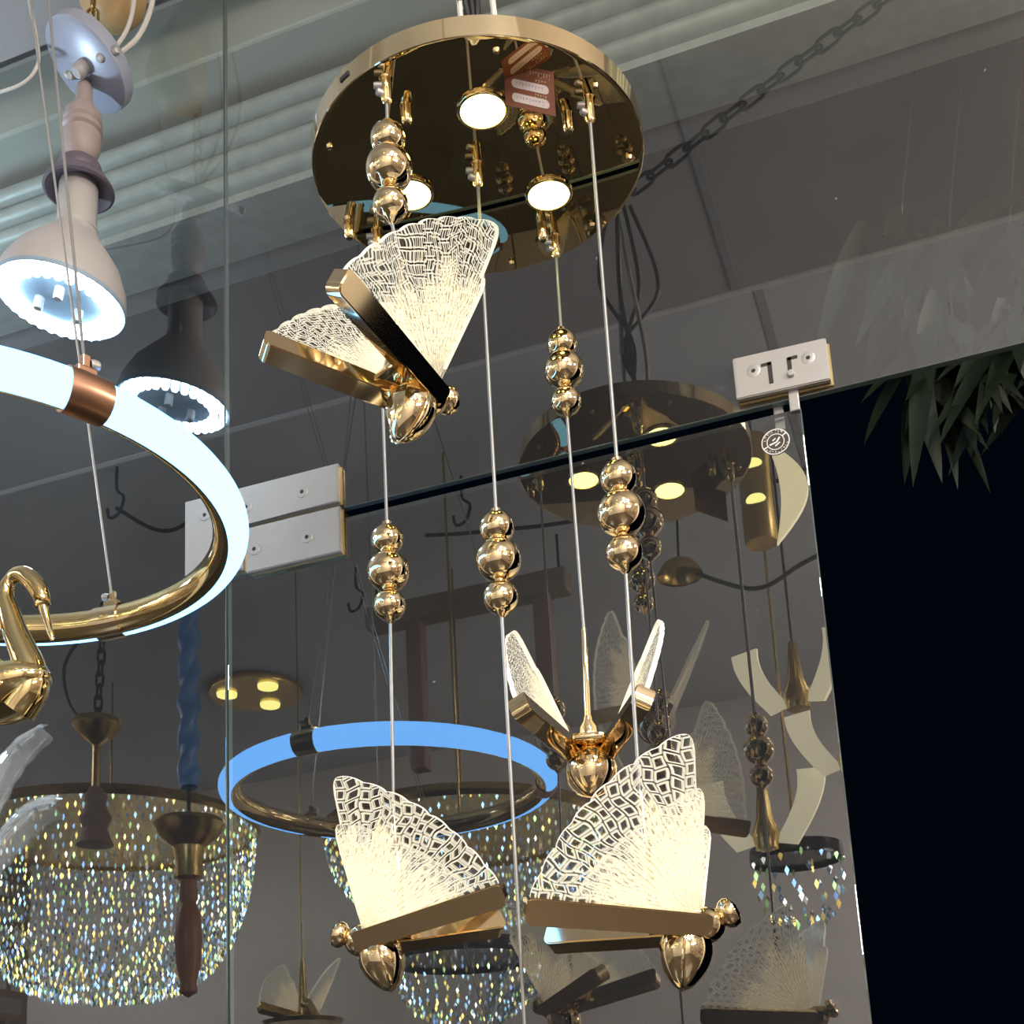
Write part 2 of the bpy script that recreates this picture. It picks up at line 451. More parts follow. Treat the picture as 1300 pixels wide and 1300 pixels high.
hg = thing('patch_hinge', 'two-part L-shaped silver patch hinge with screws at the door top corner', 'hinge', (-1.0, -.01, 2.56))
Lp = [(-1.121, 2.634), (-.842, 2.634), (-.842, 2.568), (-1.013, 2.568), (-1.013, 2.490), (-1.121, 2.490)]
Dp = [(-1.007, 2.560), (-.841, 2.560), (-.841, 2.482), (-1.007, 2.482)]
def grow(poly, e):
    cx = sum(p[0] for p in poly) / len(poly); cz = sum(p[1] for p in poly) / len(poly)
    return [(x + (e if x > cx else -e), z + (e if z > cz else -e)) for x, z in poly]
for nm, poly in (('fixed_leaf', Lp), ('door_leaf', Dp)):
    b = B(); prism(b, poly, .004, .013, XZ)
    bmesh.ops.bevel(b, geom=[e for e in b.edges if abs((e.verts[0].co - e.verts[1].co).y) < 1e-6 and e.verts[0].co.y < -.012], offset=.0015, segments=2, affect='EDGES')
    f = wpart(nm, b, M['steel'], hg)
    b = B()
    g = [(x + .004, z - .003) for x, z in poly]
    prism(b, g, .0005, .0045, XZ)
    prism(b, poly, -.022, -.0125, XZ)
    o = part('backing_plate', b, M['brass_edge'], f, label='brass-edged backing plate')
    scs = [(-1.083, 2.601), (-1.006, 2.597), (-.905, 2.599), (-1.080, 2.510)] if nm == 'fixed_leaf' else [(-1.000 + .0, 2.520), (-.898, 2.519)]
    if nm == 'door_leaf': scs = [(-.992, 2.520), (-.898, 2.519)]
    for (sx, sz) in scs:
        b = B(); lathe(b, [(0, .0130), (.0035, .0130), (.0035, .0142), (.0095, .0142), (.0105, .0132), (.0105, .012)], 20, Matrix.Translation((sx, 0, sz)) @ XZ)
        s = part('screw', b, M['steel'], f, smooth=True)
        b = B(); lathe(b, [(0, .0136), (.0034, .0136), (.0034, .0125)], 6, Matrix.Translation((sx, 0, sz)) @ XZ)
        part('socket', b, M['slot'], f)

b = B(); box(b, (-.927, .001, 2.564), (.172, .010, .007)); wpart('dark_gap_fill', b, M['slot'], hg, label='dark strip standing in for the unlit gap')  # added strip, its dark colour stands for the unlit gap between the leaves
lt = thing('latch_box', 'silver rectangular strike box with two L-shaped slots above the door edge', 'latch', (-.15, -.01, 2.60))
La = [(-.216, 2.638), (-.086, 2.634), (-.086, 2.569), (-.216, 2.573)]
b = B(); prism(b, La, .004, .0145, XZ); bmesh.ops.bevel(b, geom=list(b.edges), offset=.0015, segments=2, affect='EDGES'); wpart('face_plate', b, M['steel'], lt)
b = B(); prism(b, [(x + .003, z - .004) for x, z in La], .0005, .0042, XZ); prism(b, La, -.022, -.0125, XZ); wpart('backing_plate', b, M['brass_edge'], lt, label='brass-edged backing plate')
for (sx, sz) in ((-.1885, 2.6105), (-.1125, 2.6095)):
    b = B(); lathe(b, [(0, .0140), (.003, .0140), (.003, .0150), (.0085, .0150), (.0098, .0146), (.0098, .0135)], 20, Matrix.Translation((sx, 0, sz)) @ XZ)
    s_ = wpart('screw', b, M['steel'], lt, True)
    b = B(); lathe(b, [(0, .0153), (.0032, .0153), (.0032, .0140)], 6, Matrix.Translation((sx, 0, sz)) @ XZ); part('socket', b, M['slot'], s_)
b = B(); box(b, (-.1705, -.0146, 2.6155), (.014, .0006, .005)); box(b, (-.1655, -.0146, 2.601), (.006, .0006, .034)); wpart('slot', b, M['slot'], lt)
b = B(); box(b, (-.1335, -.0146, 2.6155), (.014, .0006, .005)); box(b, (-.1385, -.0146, 2.607), (.006, .0006, .020)); wpart('slot', b, M['slot'], lt)
b = B(); lathe(b, [(0, .020), (.0045, .0195), (.0055, .017), (.0055, .0140)], 16, Matrix.Translation((-.1375, 0, 2.591)) @ XZ); wpart('slide_knob', b, M['steel'], lt, True)
b = B(); box(b, (-.1385, -.003, 2.558), (.014, .006, .036), .0015); wpart('bolt_tab', b, M['steel'], lt)
b = B(); box(b, (-.163, .016, 2.553), (.014, .006, .052), .0015); wpart('bolt_tab', b, M['steel'], lt)

stk = thing('round_sticker', 'small round white and dark logo sticker on the door corner', 'sticker', (-.170, -.0008, 2.502))
TS = Matrix.Translation((0, 0, 0)) @ XZ
def annulus(bm, r0, r1, z, a0=0, a1=2 * PI, n=48, M4=None):
    T = xf(M4); full = abs(a1 - a0 - 2 * PI) < 1e-4
    A = []
    for i in range(n + 1):
        a = a0 + (a1 - a0) * i / n
        A.append((bm.verts.new(T @ Vector((r0 * math.cos(a), r0 * math.sin(a), z))), bm.verts.new(T @ Vector((r1 * math.cos(a), r1 * math.sin(a), z)))))
    for p, q in zip(A, A[1:]): bm.faces.new((p[0], p[1], q[1], q[0]))
b = B(); lathe(b, [(0, .0003), (.0185, .0003), (.0185, 0), (0, 0)], 40, TS); part('backing_disc', b, M['sticker_dark'], stk)
b = B(); annulus(b, .0182, .0196, .0005, M4=TS); annulus(b, .0112, .0124, .0005, M4=TS)
for a in (205, 35):
    annulus(b, .0124, .0182, .0005, rad(a - 4), rad(a + 3), 4, TS)
rs = random.Random(5)
for (a0, a1, n) in ((48, 168, 8), (212, 350, 9)):            # two arcs of small, unreadable lettering
    for k in range(n):
        a = rad(a0 + (a1 - a0) * (k + .5) / n)
        for q in range(3):
            da = rs.uniform(-.07, .07); rr = .0134 + rs.uniform(0, .0036)
            annulus(b, rr, rr + rs.uniform(.0008, .0026), .0005, a + da - .022, a + da + .022, 2, TS)
def stroke(bm, p, q, wd, z, M4):
    p, q = Vector((*p, 0)), Vector((*q, 0)); t = (q - p).normalized(); s = Vector((-t.y, t.x, 0)) * wd
    vs = [bm.verts.new(M4 @ (x + Vector((0, 0, z)))) for x in (p - s, q - s * .8, q + s * .8, p + s)]
    bm.faces.new(vs)
stroke(b, (-.0085, -.0035), (.002, -.0005), .0014, .0005, TS); stroke(b, (.001, -.0012), (.0062, .0060), .0014, .0005, TS)
stroke(b, (-.004, .0022), (.0005, .0052), .001, .0005, TS); stroke(b, (-.001, -.0065), (.006, -.0018), .0011, .0005, TS)
part('print', b, M['sticker'], stk)

# ------------------------------------------------------------------ butterfly chandelier
PC = Vector((-.4547, -.378, 2.7398)); PN = Vector((.005, -.05, 1)).normalized(); PR = .204
FP = frame_to(PN)
def plate_at(x, y):   # point on the plate underside
    z = PC.z - (PN.x * (x - PC.x) + PN.y * (y - PC.y)) / PN.z
    return Vector((x, y, z))
WIRES = dict(a=(-.498, -.556), b=(-.453, -.389), c=(-.407, -.220), d=(-.296, -.434), e=(-.617, -.331))
ch = thing('chandelier_plate', 'round mirror-gold ceiling plate of the butterfly chandelier with lit spotlights', 'chandelier', PC)
ch.rotation_euler = FP.to_euler()
b = B(); lathe(b, [(0, 0), (PR - .004, 0), (PR, .001), (PR, .0015)], 96); part('mirror_underside', b, M['gold_plate'], ch, True)
b = B(); lathe(b, [(PR, .0012), (PR + .001, .002), (PR + .001, .027), (PR - .002, .029), (PR - .012, .029), (0, .029)], 96); rim = part('rim', b, M['gold'], ch, True)
FPi = (Matrix.Translation(PC) @ FP).inverted()
d = FPi @ Vector((-.565, -.60, 2.75)); ang = math.atan2(d.y, d.x)
b = B(); box(b, (PR + .001, 0, .016), (.003, .016, .006), .001, Matrix.Rotation(ang, 4, 'Z')); part('keyhole_slot', b, M['slot'], rim)
for (x, y) in ((-.414, -.470), (-.388, -.303), (-.549, -.377)):
    q = FPi @ plate_at(x, y); T = Matrix.Translation((q.x, q.y, 0))
    b = B(); lathe(b, [(.031, 0), (.0305, -.003), (.029, -.004), (.0265, -.004), (.0262, -.002)], 40, T); s = part('spotlight', b, M['gold_yellow'], ch, True)
    b = B(); lathe(b, [(.0266, -.003), (.022, -.0045), (0, -.005)], 40, T); part('lens', b, M['spot'], s, True, label='glowing warm white lens')
for (x, y) in ((-.494, -.510), (-.326, -.421), (-.415, -.250), (-.643, -.36)):
    q = FPi @ plate_at(x, y); T = Matrix.Translation((q.x, q.y, 0))
    b = B(); lathe(b, [(0, -.024), (.004, -.024), (.0065, -.021), (.0068, -.004), (.0075, 0)], 18, T); part('fixing_nut', b, M['gold_yellow'], ch, True)
rsc = random.Random(2)
for k in range(9):
    a = k * 2 * PI / 9 + .3; T = Matrix.Translation((math.cos(a) * .186, math.sin(a) * .186, 0))
    b = B(); lathe(b, [(0, -.004), (.003, -.0035), (.0045, 0)], 12, T); part('rim_screw', b, M['gold_yellow'], ch, True)
b = B(); box(b, (.02, .02, .045), (.05, .03, .03), .004); part('terminal_block', b, M['white_plastic'], ch)
b = B(); tube(b, spline([(.0, .0, .03), (-.01, .0, .25), (.0, .0, .55)], 5), .0045, 8)
tube(b, spline([(.02, .02, .05), (.035, .0, .2), (.015, .01, .40), (.0, .0, .55)], 5), .004, 8)
part('supply_cord', b, M['white_cable'], ch, True)
def chain_links(bm, path, L=.034, wd=.0095, r=.0026, seg=6):
    P = [Vector(p) for p in path]
    seglen = [0]
    for p, q in zip(P, P[1:]): seglen.append(seglen[-1] + (q - p).length)
    tot = seglen[-1]; pitch = L * .78; n = int(tot / pitch)
    def at(s):
        for i in range(len(P) - 1):
            if seglen[i + 1] >= s: return P[i].lerp(P[i + 1], (s - seglen[i]) / max(1e-9, seglen[i + 1] - seglen[i]))
        return P[-1]
    for k in range(n):
        p, q = at(k * pitch), at((k + 1) * pitch); t = (q - p).normalized(); c = (p + q) / 2
        F = Matrix.Translation(c) @ frame_to(t) @ Matrix.Rotation(PI / 2 * (k % 2) + .4, 4, 'Z')
        pts = []
        h = L / 2 - wd
        for i in range(8): a = PI * i / 7; pts.append(F @ Vector((wd * math.cos(a), 0, h + wd * math.sin(a))))
        for i in range(8): a = PI + PI * i / 7; pts.append(F @ Vector((wd * math.cos(a), 0, -h + wd * math.sin(a))))
        tube(bm, pts, r, seg, True)
b = B(); chain_links(b, spline([(-.455, -.378, 3.29), (-.40, -.385, 3.315), (-.20, -.39, 3.42), (.06, -.40, 3.55), (.34, -.41, 3.675)], 6), .052, .0115, .0036)
o = tag(part('hanging_chain', b, M['black'], smooth=True), 'black iron link chain slung from the soffit to the butterfly chandelier', 'chain')
b = B()
for k in range(4):
    x0 = -.46 + k * .012
    tube(b, spline([(x0, -.38, 3.30 - k * .01), (x0 - .03 + .02 * k, -.37 - .02 * k, 3.12), (x0 + .02 - .02 * k, -.39, 2.98), (-.47 + k * .03, -.378, 2.80)], 6), .004, 6)
tag(part('cable_bundle', b, M['blackcable'], smooth=True), 'loose bundle of black cables above the gold chandelier plate', 'cable')

# butterfly in its own frame: the cable comes down through the origin, head towards +y
rR, TR, FR = Vector((.01955, .04391, -.05171)), Vector((.07353, -.11205, -.02661)), Vector((.09182, .0561, .11161))
HD, AB = Vector((0, .07186, -.04684)), Vector((0, .01805, -.11859))
def wing_parts(side):
    S = Matrix.Diagonal((side, 1, 1, 1))
    e1 = (TR - rR); RT = e1.length; e1.normalize()
    f = FR - rR; RF = f.length
    e2 = (f - e1 * f.dot(e1)).normalized(); e3 = e1.cross(e2)
    aF = math.atan2(f.dot(e2), f.dot(e1))
    A, Bp = Vector((RT, 0)), Vector((RF * math.cos(aF), RF * math.sin(aF)))
    main = []
    ch_ = Bp - A; nrm = Vector((ch_.y, -ch_.x)).normalized()
    if nrm.dot(A) < 0: nrm = -nrm
    K = 60
    for i in range(K + 1):
        t = i / K
        bul = .023 * math.sin(PI * t) ** .85 + .0028 * abs(math.sin(PI * t * 8)) ** .6
        main.append(A + ch_ * t + nrm * bul)
    aF_ = aF
    out = [(math.atan2(p.y, p.x), p.length) for p in main]
    out[0] = (0., RT)
    out += [(aF + .012, RF * .995), (aF + .027, RF * .975), (aF + .037, RF * .945), (aF + .042, RF * .90), (aF + .043, RF * .80), (aF + .045, RF * .715), (aF + .05, RF * .70),
            (aF + .075, RF * .705), (aF + .10, RF * .68), (aF + .115, RF * .63), (aF + .118, RF * .5), (aF + .118, RF * .3), (aF + .118, RF * .12)]
    out.sort(key=lambda q: q[0])
    PH = aF + .118; Rn = .182
    b = B(); uvl = b.loops.layers.uv.new('UVMap'); th = .003
    fr, bk = [], []
    NR = 9
    for (ph, ro) in out:
        c1, c2 = [], []
        for k in range(NR + 1):
            rr = .006 + (ro - .006) * k / NR
            p = rR + (e1 * math.cos(ph) + e2 * math.sin(ph)) * rr
            c1.append((b.verts.new(S @ (p + e3 * th)), ph / PH, rr / Rn)); c2.append((b.verts.new(S @ (p - e3 * th)), ph / PH, rr / Rn))
        fr.append(c1); bk.append(c2)
    def quad(a, c, d, e, mi):
        try: fc = b.faces.new((a[0], c[0], d[0], e[0]))
        except ValueError: return
        fc.material_index = mi
        for lp, q in zip(fc.loops, (a, c, d, e)): lp[uvl].uv = (q[1], q[2])
    for i in range(len(out) - 1):
        for k in range(NR):
            quad(fr[i][k], fr[i + 1][k], fr[i + 1][k + 1], fr[i][k + 1], 0)
            quad(bk[i][k], bk[i][k + 1], bk[i + 1][k + 1], bk[i + 1][k], 0)
        quad(fr[i][NR], fr[i + 1][NR], bk[i + 1][NR], bk[i][NR], 1)
    # gold bar along the lower edge, a rounded box section
    F = Matrix((e1, e2, e3)).transposed().to_4x4(); F.translation = rR
    g = B()
    sec = []
    L0, L1, w0, w1, hN0, hN1 = -.012, RT + .004, .0165, .0215, .010, .0115
    poly = []
    rc = .009
    for (cx, cy, a0) in ((L1 - rc, .006 - .004, 90), (L1 - rc, -w1 + rc, 0)):
        for k in range(6):
            a = rad(a0 - 90 * k / 5); poly.append((cx + rc * math.cos(a), cy + (rc if cy < 0 else .004) * math.sin(a)))
    poly += [(L0 + .008, -w0), (L0, -w0 + .006), (L0, 0.004), (L0 + .006, .006)]
    prism(g, poly, -hN1, hN1, S @ F)
    bmesh.ops.recalc_face_normals(g, faces=g.faces)
    bmesh.ops.bevel(g, geom=[e for e in g.edges if len(e.link_faces) == 2 and e.calc_face_angle(0) > .9], offset=.0014, segments=2, affect='EDGES')
    return b, g
HANG = 'butterfly pendants of the gold chandelier'
def make_butterfly(label):
    root = thing('butterfly_pendant', label, 'pendant light', group=HANG)
    for s in (1, -1):
        wb, gb = wing_parts(s)
        wg = part('wing', wb, [M['wing'], M['wing_edge']], root)
        part('gold_bar', gb, M['gold'], wg, smooth=True)
    # abdomen: a teardrop, broad at the thorax, coming to a blunt point
    top = Vector((0, .034, -.046)); ax = (AB - top); L = ax.length
    T = Matrix.Translation(top) @ frame_to(ax)
    pr = [(0, 0)] + [(.0300 * math.sin(PI * (t ** .95)) ** .58 * (1.08 - .20 * t), L * t) for t in [i / 20 for i in range(1, 20)]] + [(0, L)]
    b = B(); lathe(b, pr, 36, T, 1., .9); part('abdomen', b, M['gold'], root, True)
    b = B()
    tube(b, [T @ Vector(((.0305 * math.sin(a)) , 0, L * .52 - L * .47 * math.cos(a))) for a in [i * 2 * PI / 36 for i in range(36)]], .0016, 8, True)
    part('abdomen_ridge', b, M['gold'], root, True)
    b = B(); lathe(b, sphere_prof(.0185), 28, Matrix.Translation((0, .050, -.056)) @ Matrix.Rotation(rad(75), 4, 'X'), 1.1, 1.)
    lathe(b, sphere_prof(.010), 20, Matrix.Translation((0, .062, -.050)))
    part('thorax', b, M['gold'], root, True)
    b = B(); lathe(b, [(0, -.011), (.008, -.010), (.0145, -.004), (.0162, .001), (.0145, .007), (.009, .010), (0, .0105)], 28, Matrix.Translation(HD) @ frame_to((0, .9, .35)))
    part('head', b, M['gold'], root, True)
    b = B(); box(b, (0, .018, -.047), (.040, .060, .010), .004); lathe(b, [(.003, -.045), (.011, -.043), (.010, -.034), (.0055, -.026), (.0045, -.02)], 20)
    part('saddle', b, M['gold'], root, True)
    b = B(); lathe(b, [(0, -.045), (.0038, -.045), (.0038, .088), (.0028, .092), (0, .092)], 14); part('rod', b, M['gold'], root, True)
    return root
POSE = dict(a=(2.4028, (-.07354, .07274, -.5227)), e=(1.8520, (-.04567, .02999, 1.9588)), d=(1.8031, (.0411, -.0156, -1.4115)), c=(2.0865, (.08617, .02916, .2150)), b=(1.40, (0, 0, 2.4)))
BEADS = dict(a=(2.651, 2.612, 2.565), b=(2.247, 2.2065, 2.160), c=(2.583, 2.545, 2.499), d=(2.247, 2.205, 2.159), e=(2.298, 2.2545, 2.210))
LBL = dict(a='topmost gold butterfly pendant with wings spread, just under the plate', e='lower left gold butterfly pendant with head pointing left, before the blue ring reflection',
           d='lower right gold butterfly pendant nearest the viewer, largest wing upright and head pointing right', c='smaller gold butterfly pendant seen end-on with narrow V-shaped wings, behind the lower right one',
           b='gold pendant on the central cable running out of the bottom of the picture')
proto = make_butterfly(LBL['a'])
def butterfly_place(k):
    root = proto if k == 'a' else copy_tree(proto)
    root['label'] = LBL[k]
    z, (px, py, yw) = POSE[k]
    x, y = WIRES[k]
    root.location = (x, y, z)
    Rm = Matrix.Rotation(yw, 3, 'Z') @ Matrix.Rotation(px, 3, 'X') @ Matrix.Rotation(py, 3, 'Y')
    root.rotation_euler = Rm.to_euler()
    inv = (Matrix.Translation((x, y, z)) @ Rm.to_4x4()).inverted()
    def wp(name, bm, mat, sm=True, par=None, label=None):
        o = part(name, bm, mat, par or root, sm, label)
        o.matrix_parent_inverse = inv if par is None else Matrix.Identity(4); return o
    zt = plate_at(x, y).z
    rodtop = Matrix.Translation((x, y, z)) @ (Rm.to_4x4() @ Vector((0, 0, .09)))
    b = B(); tube(b, [(x, y, zt - .001), (x, y, min(BEADS[k]) - .02), rodtop], .0020, 10)
    wp('cable', b, M['cable'])
    b = B(); T = Matrix.Translation((x, y, zt))
    lathe(b, [(0, -.034), (.003, -.034), (.0062, -.030), (.0066, -.004), (.008, 0)], 18, T)
    g = wp('cable_grip', b, M['gold_yellow'])
    b = B(); lathe(b, [(0, .012), (.0035, .012), (.0042, .010), (.0042, .004)], 14, Matrix.Translation((x, y, zt - .022)) @ frame_to((-.6, -.7, 0)))
    lathe(b, [(0, .014), (.0035, .014), (.0042, .010), (.0042, .004)], 14, Matrix.Translation((x, y, zt - .010)) @ frame_to((-.8, -.4, 0)))
    o = part('grip_screw', b, M['steel'], g, True)
    for z0, r in zip(BEADS[k], (.0200, .0262, .0200)):
        b = B(); pr = sphere_prof(r, 0, 18)
        if r < .021 and z0 == BEADS[k][2]: pr[0] = (0, -r - .006); pr[1] = (.004, -r - .003); 
        lathe(b, pr, 36, Matrix.Translation((x, y, z0)))
        lathe(b, [(.0035, r - .001), (.006, r - .0015), (.006, r + .003), (.0035, r + .004)], 16, Matrix.Translation((x, y, z0)))
        wp('bead', b, M['gold'])
proto_children = None
order = ['e', 'd', 'c', 'b']
roots = {}
_copies = {k: copy_tree(proto) for k in order}     # copies are taken before the pendants get their own cables and beads
_ct = copy_tree
def place_all():
    global copy_tree
    copy_tree = lambda o, parent=None: _copies[cur]
    for k in ['a'] + order:
        globals()['cur'] = k
        butterfly_place(k)
    copy_tree = _ct
place_all()

# price tag on a string
tg = thing('price_tag', 'maroon price tag card with two pale rounded fields hanging under the gold plate', 'tag', (-.348, -.50, 2.71))
ex = Vector((.057, 0, -.037)); ey = Vector((-.001, 0, -.059))
o0 = Vector((-.375, -.50, 2.758)) - Vector((-.348, -.50, 2.71))
ux, uy = ex.normalized(), Vector((0, 0, 1)); 
def tg_pt(u, v, dz): return o0 + ex * u + ey * v + Vector((0, -dz, 0))
def tg_poly(bm, poly, z0, z1):
    a = [bm.verts.new(tg_pt(u, v, z0)) for u, v in poly]; c = [bm.verts.new(tg_pt(u, v, z1)) for u, v in poly]
    bm.faces.new(a); bm.faces.new(c[::-1])
    for i in range(len(poly)):
        j = (i + 1) % len(poly); bm.faces.new((a[i], a[j], c[j], c[i]))
b = B(); tg_poly(b, [(0, 0), (1, 0), (1, 1), (0, 1)], 0, .0008); part('card', b, M['tag'], tg)
b = B()
for v0 in (.36, .68):
    tg_poly(b, [(.14 + .07 - .07 * math.sin(PI * k / 8), v0 + .10 - .10 * math.cos(PI * k / 8)) for k in range(9)] + [(.82 + .07 * math.sin(PI * k / 8), v0 + .10 + .10 * math.cos(PI * k / 8)) for k in range(9)], .0009, .0011)
part('pale_field', b, M['tag_pale'], tg)
b = B(); tg_poly(b, [(.08, .06), (.24, .06), (.26, .26), (.08, .28)], .0009, .0011); part('red_logo_patch', b, M['tag_red'], tg)
rq = random.Random(4)
def scrib(bm, u0, u1, v0, v1, n):
    for k in range(n):
        u = u0 + (u1 - u0) * (k + .2) / n; du = (u1 - u0) / n * .55
        a, c = sorted((rq.uniform(v0, v1), rq.uniform(v0, v1)))
        tg_poly(bm, [(u, a), (u + du * .5, a), (u + du * .5, max(c, a + .03)), (u, max(c, a + .03))], .0011, .0012)
        tg_poly(bm, [(u, v0), (u + du, v0), (u + du, v0 + .02), (u, v0 + .02)], .0011, .0012)
b = B(); scrib(b, .30, .95, .10, .22, 12); scrib(b, .62, .86, .27, .33, 4); scrib(b, .60, .86, .60, .66, 5); part('printed_lettering', b, M['tag_ink'], tg)
b = B(); scrib(b, .22, .80, .42, .50, 9); scrib(b, .22, .80, .74, .82, 9); part('faint_lettering', b, M['tag_grey'], tg)
b = B(); tube(b, spline([tg_pt(.30, .03, .001), tg_pt(.26, -.18, .001), Vector((-.362, -.505, 2.7335 + .009)) - Vector((-.348, -.50, 2.71)) + Vector((0, 0, .0))], 5), .0009, 6); part('string', b, M['white_cable'], tg)

# ------------------------------------------------------------------ LED ring pendant at left
RC = Vector((-1.046, -.591, 2.300)); RN = Vector((0, 0, 1))
def ring_pendant(label, loc, nrm, R, r, clips, tops, flip=1):
    root = thing('ring_pendant', label, 'pendant light', loc); F = frame_to(nrm)
    SEG = 120
    def sector(a0, a1, mat, name, k=14):
        b = B(); rows = []
        for i in range(SEG):
            t = 2 * PI * i / SEG
            rows.append([b.verts.new(F @ Vector(((R + r * math.cos(rad(a0 + (a1 - a0) * j / k))) * math.cos(t), (R + r * math.cos(rad(a0 + (a1 - a0) * j / k))) * math.sin(t), r * math.sin(rad(a0 + (a1 - a0) * j / k)))) ) for j in range(k + 1)])
        for i in range(SEG):
            p, q = rows[i], rows[(i + 1) % SEG]
            for j in range(k): b.faces.new((p[j], q[j], q[j + 1], p[j + 1]))
        return part(name, b, mat, root, True)
    sector(-98, 98, M['ledring'], 'light_diffuser')
    sector(98, 262, M['gold_yellow'], 'gold_channel')
    for (ang, top, dark) in zip(clips, tops, (M['copper'], M['gold'], M['gold'])):
        b = B(); span = .042 / R; rr = r * 1.10; n = 10; k = 20; rows = []
        for i in range(n + 1):
            t = ang - span / 2 + span * i / n
            rows.append([b.verts.new(F @ Vector(((R + rr * math.cos(2 * PI * j / k)) * math.cos(t), (R + rr * math.cos(2 * PI * j / k)) * math.sin(t), rr * math.sin(2 * PI * j / k)))) for j in range(k)])
        for p, q in zip(rows, rows[1:]):
            for j in range(k): b.faces.new((p[j], q[j], q[(j + 1) % k], p[(j + 1) % k]))
        b.faces.new(rows[0]); b.faces.new(rows[-1][::-1])
        c = part('clip', b, dark, root, True)
        base = F @ Vector((R * math.cos(ang), R * math.sin(ang), r))
        Rz = F @ Matrix.Rotation(ang, 4, 'Z')
        b = B(); box(b, (R, 0, r * 1.15), (.014, .022, .012), .002, Rz); box(b, (R, 0, r * 1.15 + .012), (.008, .009, .018), .0015, Rz)
        part('clip_post', b, dark, c)
        b = B(); lathe(b, [(0, .016), (.005, .015), (.006, .011), (.005, .005)], 14, Rz @ Matrix.Translation((R, 0, r * 1.15 + .012)) @ frame_to((0, 1, .2)))
        part('clip_screw', b, M['steel'], c, True)
        b = B(); tube(b, [base + (F @ Vector((0, 0, .01))), Vector(top) - Vector(loc)], .0017 if R < .4 else .004, 8)
        part('cable', b, M['cable'] if R < .4 else M['blackcable'], root, True)
    return root
ring_pendant('large white LED ring pendant with gold inner side, at left in front of the hinge', RC, RN, .312, .0215, (rad(-25.6), rad(92.6), rad(212)), ((-1.053, -.55, 3.68), (-1.041, -.648, 3.68), (-1.05, -.6, 3.68)))

# ------------------------------------------------------------------ LED bulb lamp, top left
BL = Vector((-1.261, -.16, 2.949))
lampax = Vector((.055, .0, 1)).normalized()
tilt = Matrix.Rotation(rad(10), 4, Vector((-.56, .83, 0)))     # the lamp leans a little
lb = thing('bulb_pendant', 'white LED flood bulb pendant glowing cold white at upper left', 'pendant light', BL); lb.scale = (1.03, 1.03, 1.03)
tx = Vector((.015, 0, .415))                                     # where its spindle ends, just under the tilted cap
axd = tx.normalized(); FB = frame_to(axd)
FF = frame_to(Vector((.20, .03, 1)))
fx_ = FF
b = B(); lathe(b, [(.100, .004), (.101, .012), (.097, .034), (.080, .070), (.055, .100), (.040, .118), (.034, .128), (.0335, .132)], 56, FF)
bd = part('bulb_shell', b, M['white_plastic'], lb, True)
b = B(); lathe(b, [(0, .006), (.094, .006), (.100, .002), (.1015, .006), (.1005, .010)], 56, FF); part('led_board', b, M['ledface'], lb, True)
protoled = None
led_me = None
for (rr, n, sz) in ((.0885, 34, .0062), (.0715, 27, .0058)):
    for k in range(n):
        a = 2 * PI * k / n + (.05 if n == 28 else 0)
        p = FF @ Vector((rr * math.cos(a), rr * math.sin(a), .004))
        if led_me is None:
            b = B(); lathe(b, [(.0072, .002), (.0070, -.004), (.0048, -.0075), (0, -.0085)], 10, FF); o = part('led', b, M['led'], lb, True); led_me = o.data
        else:
            o = bpy.data.objects.new('led', led_me); C.objects.link(o); o.parent = lb
        o.location = p
for (x, y) in ((-.032, -.010), (.020, -.026), (.012, .03)):
    b = B(); lathe(b, [(0, -.014), (.006, -.014), (.0075, -.012), (.0075, .006)], 14, FF @ Matrix.Translation((x, y, 0))); part('capacitor', b, M['white_plastic'], lb, True)
neck = FF @ Vector((0, 0, .128))
b = B(); lathe(b, [(.0335, 0), (.034, .004), (.031, .006), (.0305, .085), (.027, .095), (0, .096)], 36, Matrix.Translation(neck) @ FB); part('socket', b, M['white_plastic'], lb, True)
q = neck + axd * .088
b = B(); lathe(b, [(0, .02), (.025, .018), (.045, .008), (.054, -.006), (.056, -.012), (.052, -.014), (.036, -.004), (0, 0)], 44, Matrix.Translation(q) @ FB); part('dish', b, M['dish'], lb, True)
b = B(); lathe(b, [(0, .016), (.034, .016), (.036, .022), (.033, .034), (.022, .044), (0, .045)], 36, Matrix.Translation(q) @ FB); part('collar', b, M['dish'], lb, True)
b = B(); lathe(b, [(.012, .040), (.020, .046), (.0285, .062), (.031, .082), (.0305, .092), (.0265, .095), (.0320, .099), (.0320, .106), (.0265, .110), (.0310, .115), (.028, .132), (.018, .146), (.0135, .158), (.0125, .185), (.009, .19), (0, .19)], 32, Matrix.Translation(q) @ FB); part('spindle', b, M['wood_pale'], lb, True)
b = B(); tube(b, spline([q + axd * .188, q + axd * .205, Vector((.022, -.018, .405))], 4), .006, 8); part('swivel', b, M['white_plastic'], lb, True)
cp = thing('ceiling_rose', 'tilted round grey lacquered ceiling rose hanging above the bulb lamp', 'ceiling rose', (-1.212, -.175, 3.378))
FC = frame_to((-.45, -.37, -.79))
b = B(); lathe(b, [(0, 0), (.076, 0), (.080, -.003), (.081, -.022), (.079, -.026), (.070, -.027), (0, -.027)], 48, FC); part('disc', b, M['lavender_metal'], cp, True)
b = B(); lathe(b, [(.013, 0), (.013, .016), (.009, .022), (0, .022)], 20, FC @ Matrix.Translation((.0, .0, 0))); part('centre_boss', b, M['white_plastic'], cp, True)
for (x, y) in ((.05, .02), (-.05, -.02)):
    b = B(); lathe(b, [(0, .008), (.006, .006), (.008, 0)], 14, FC @ Matrix.Translation((x, y, 0))); part('cap_nut', b, M['white_plastic'], cp, True)
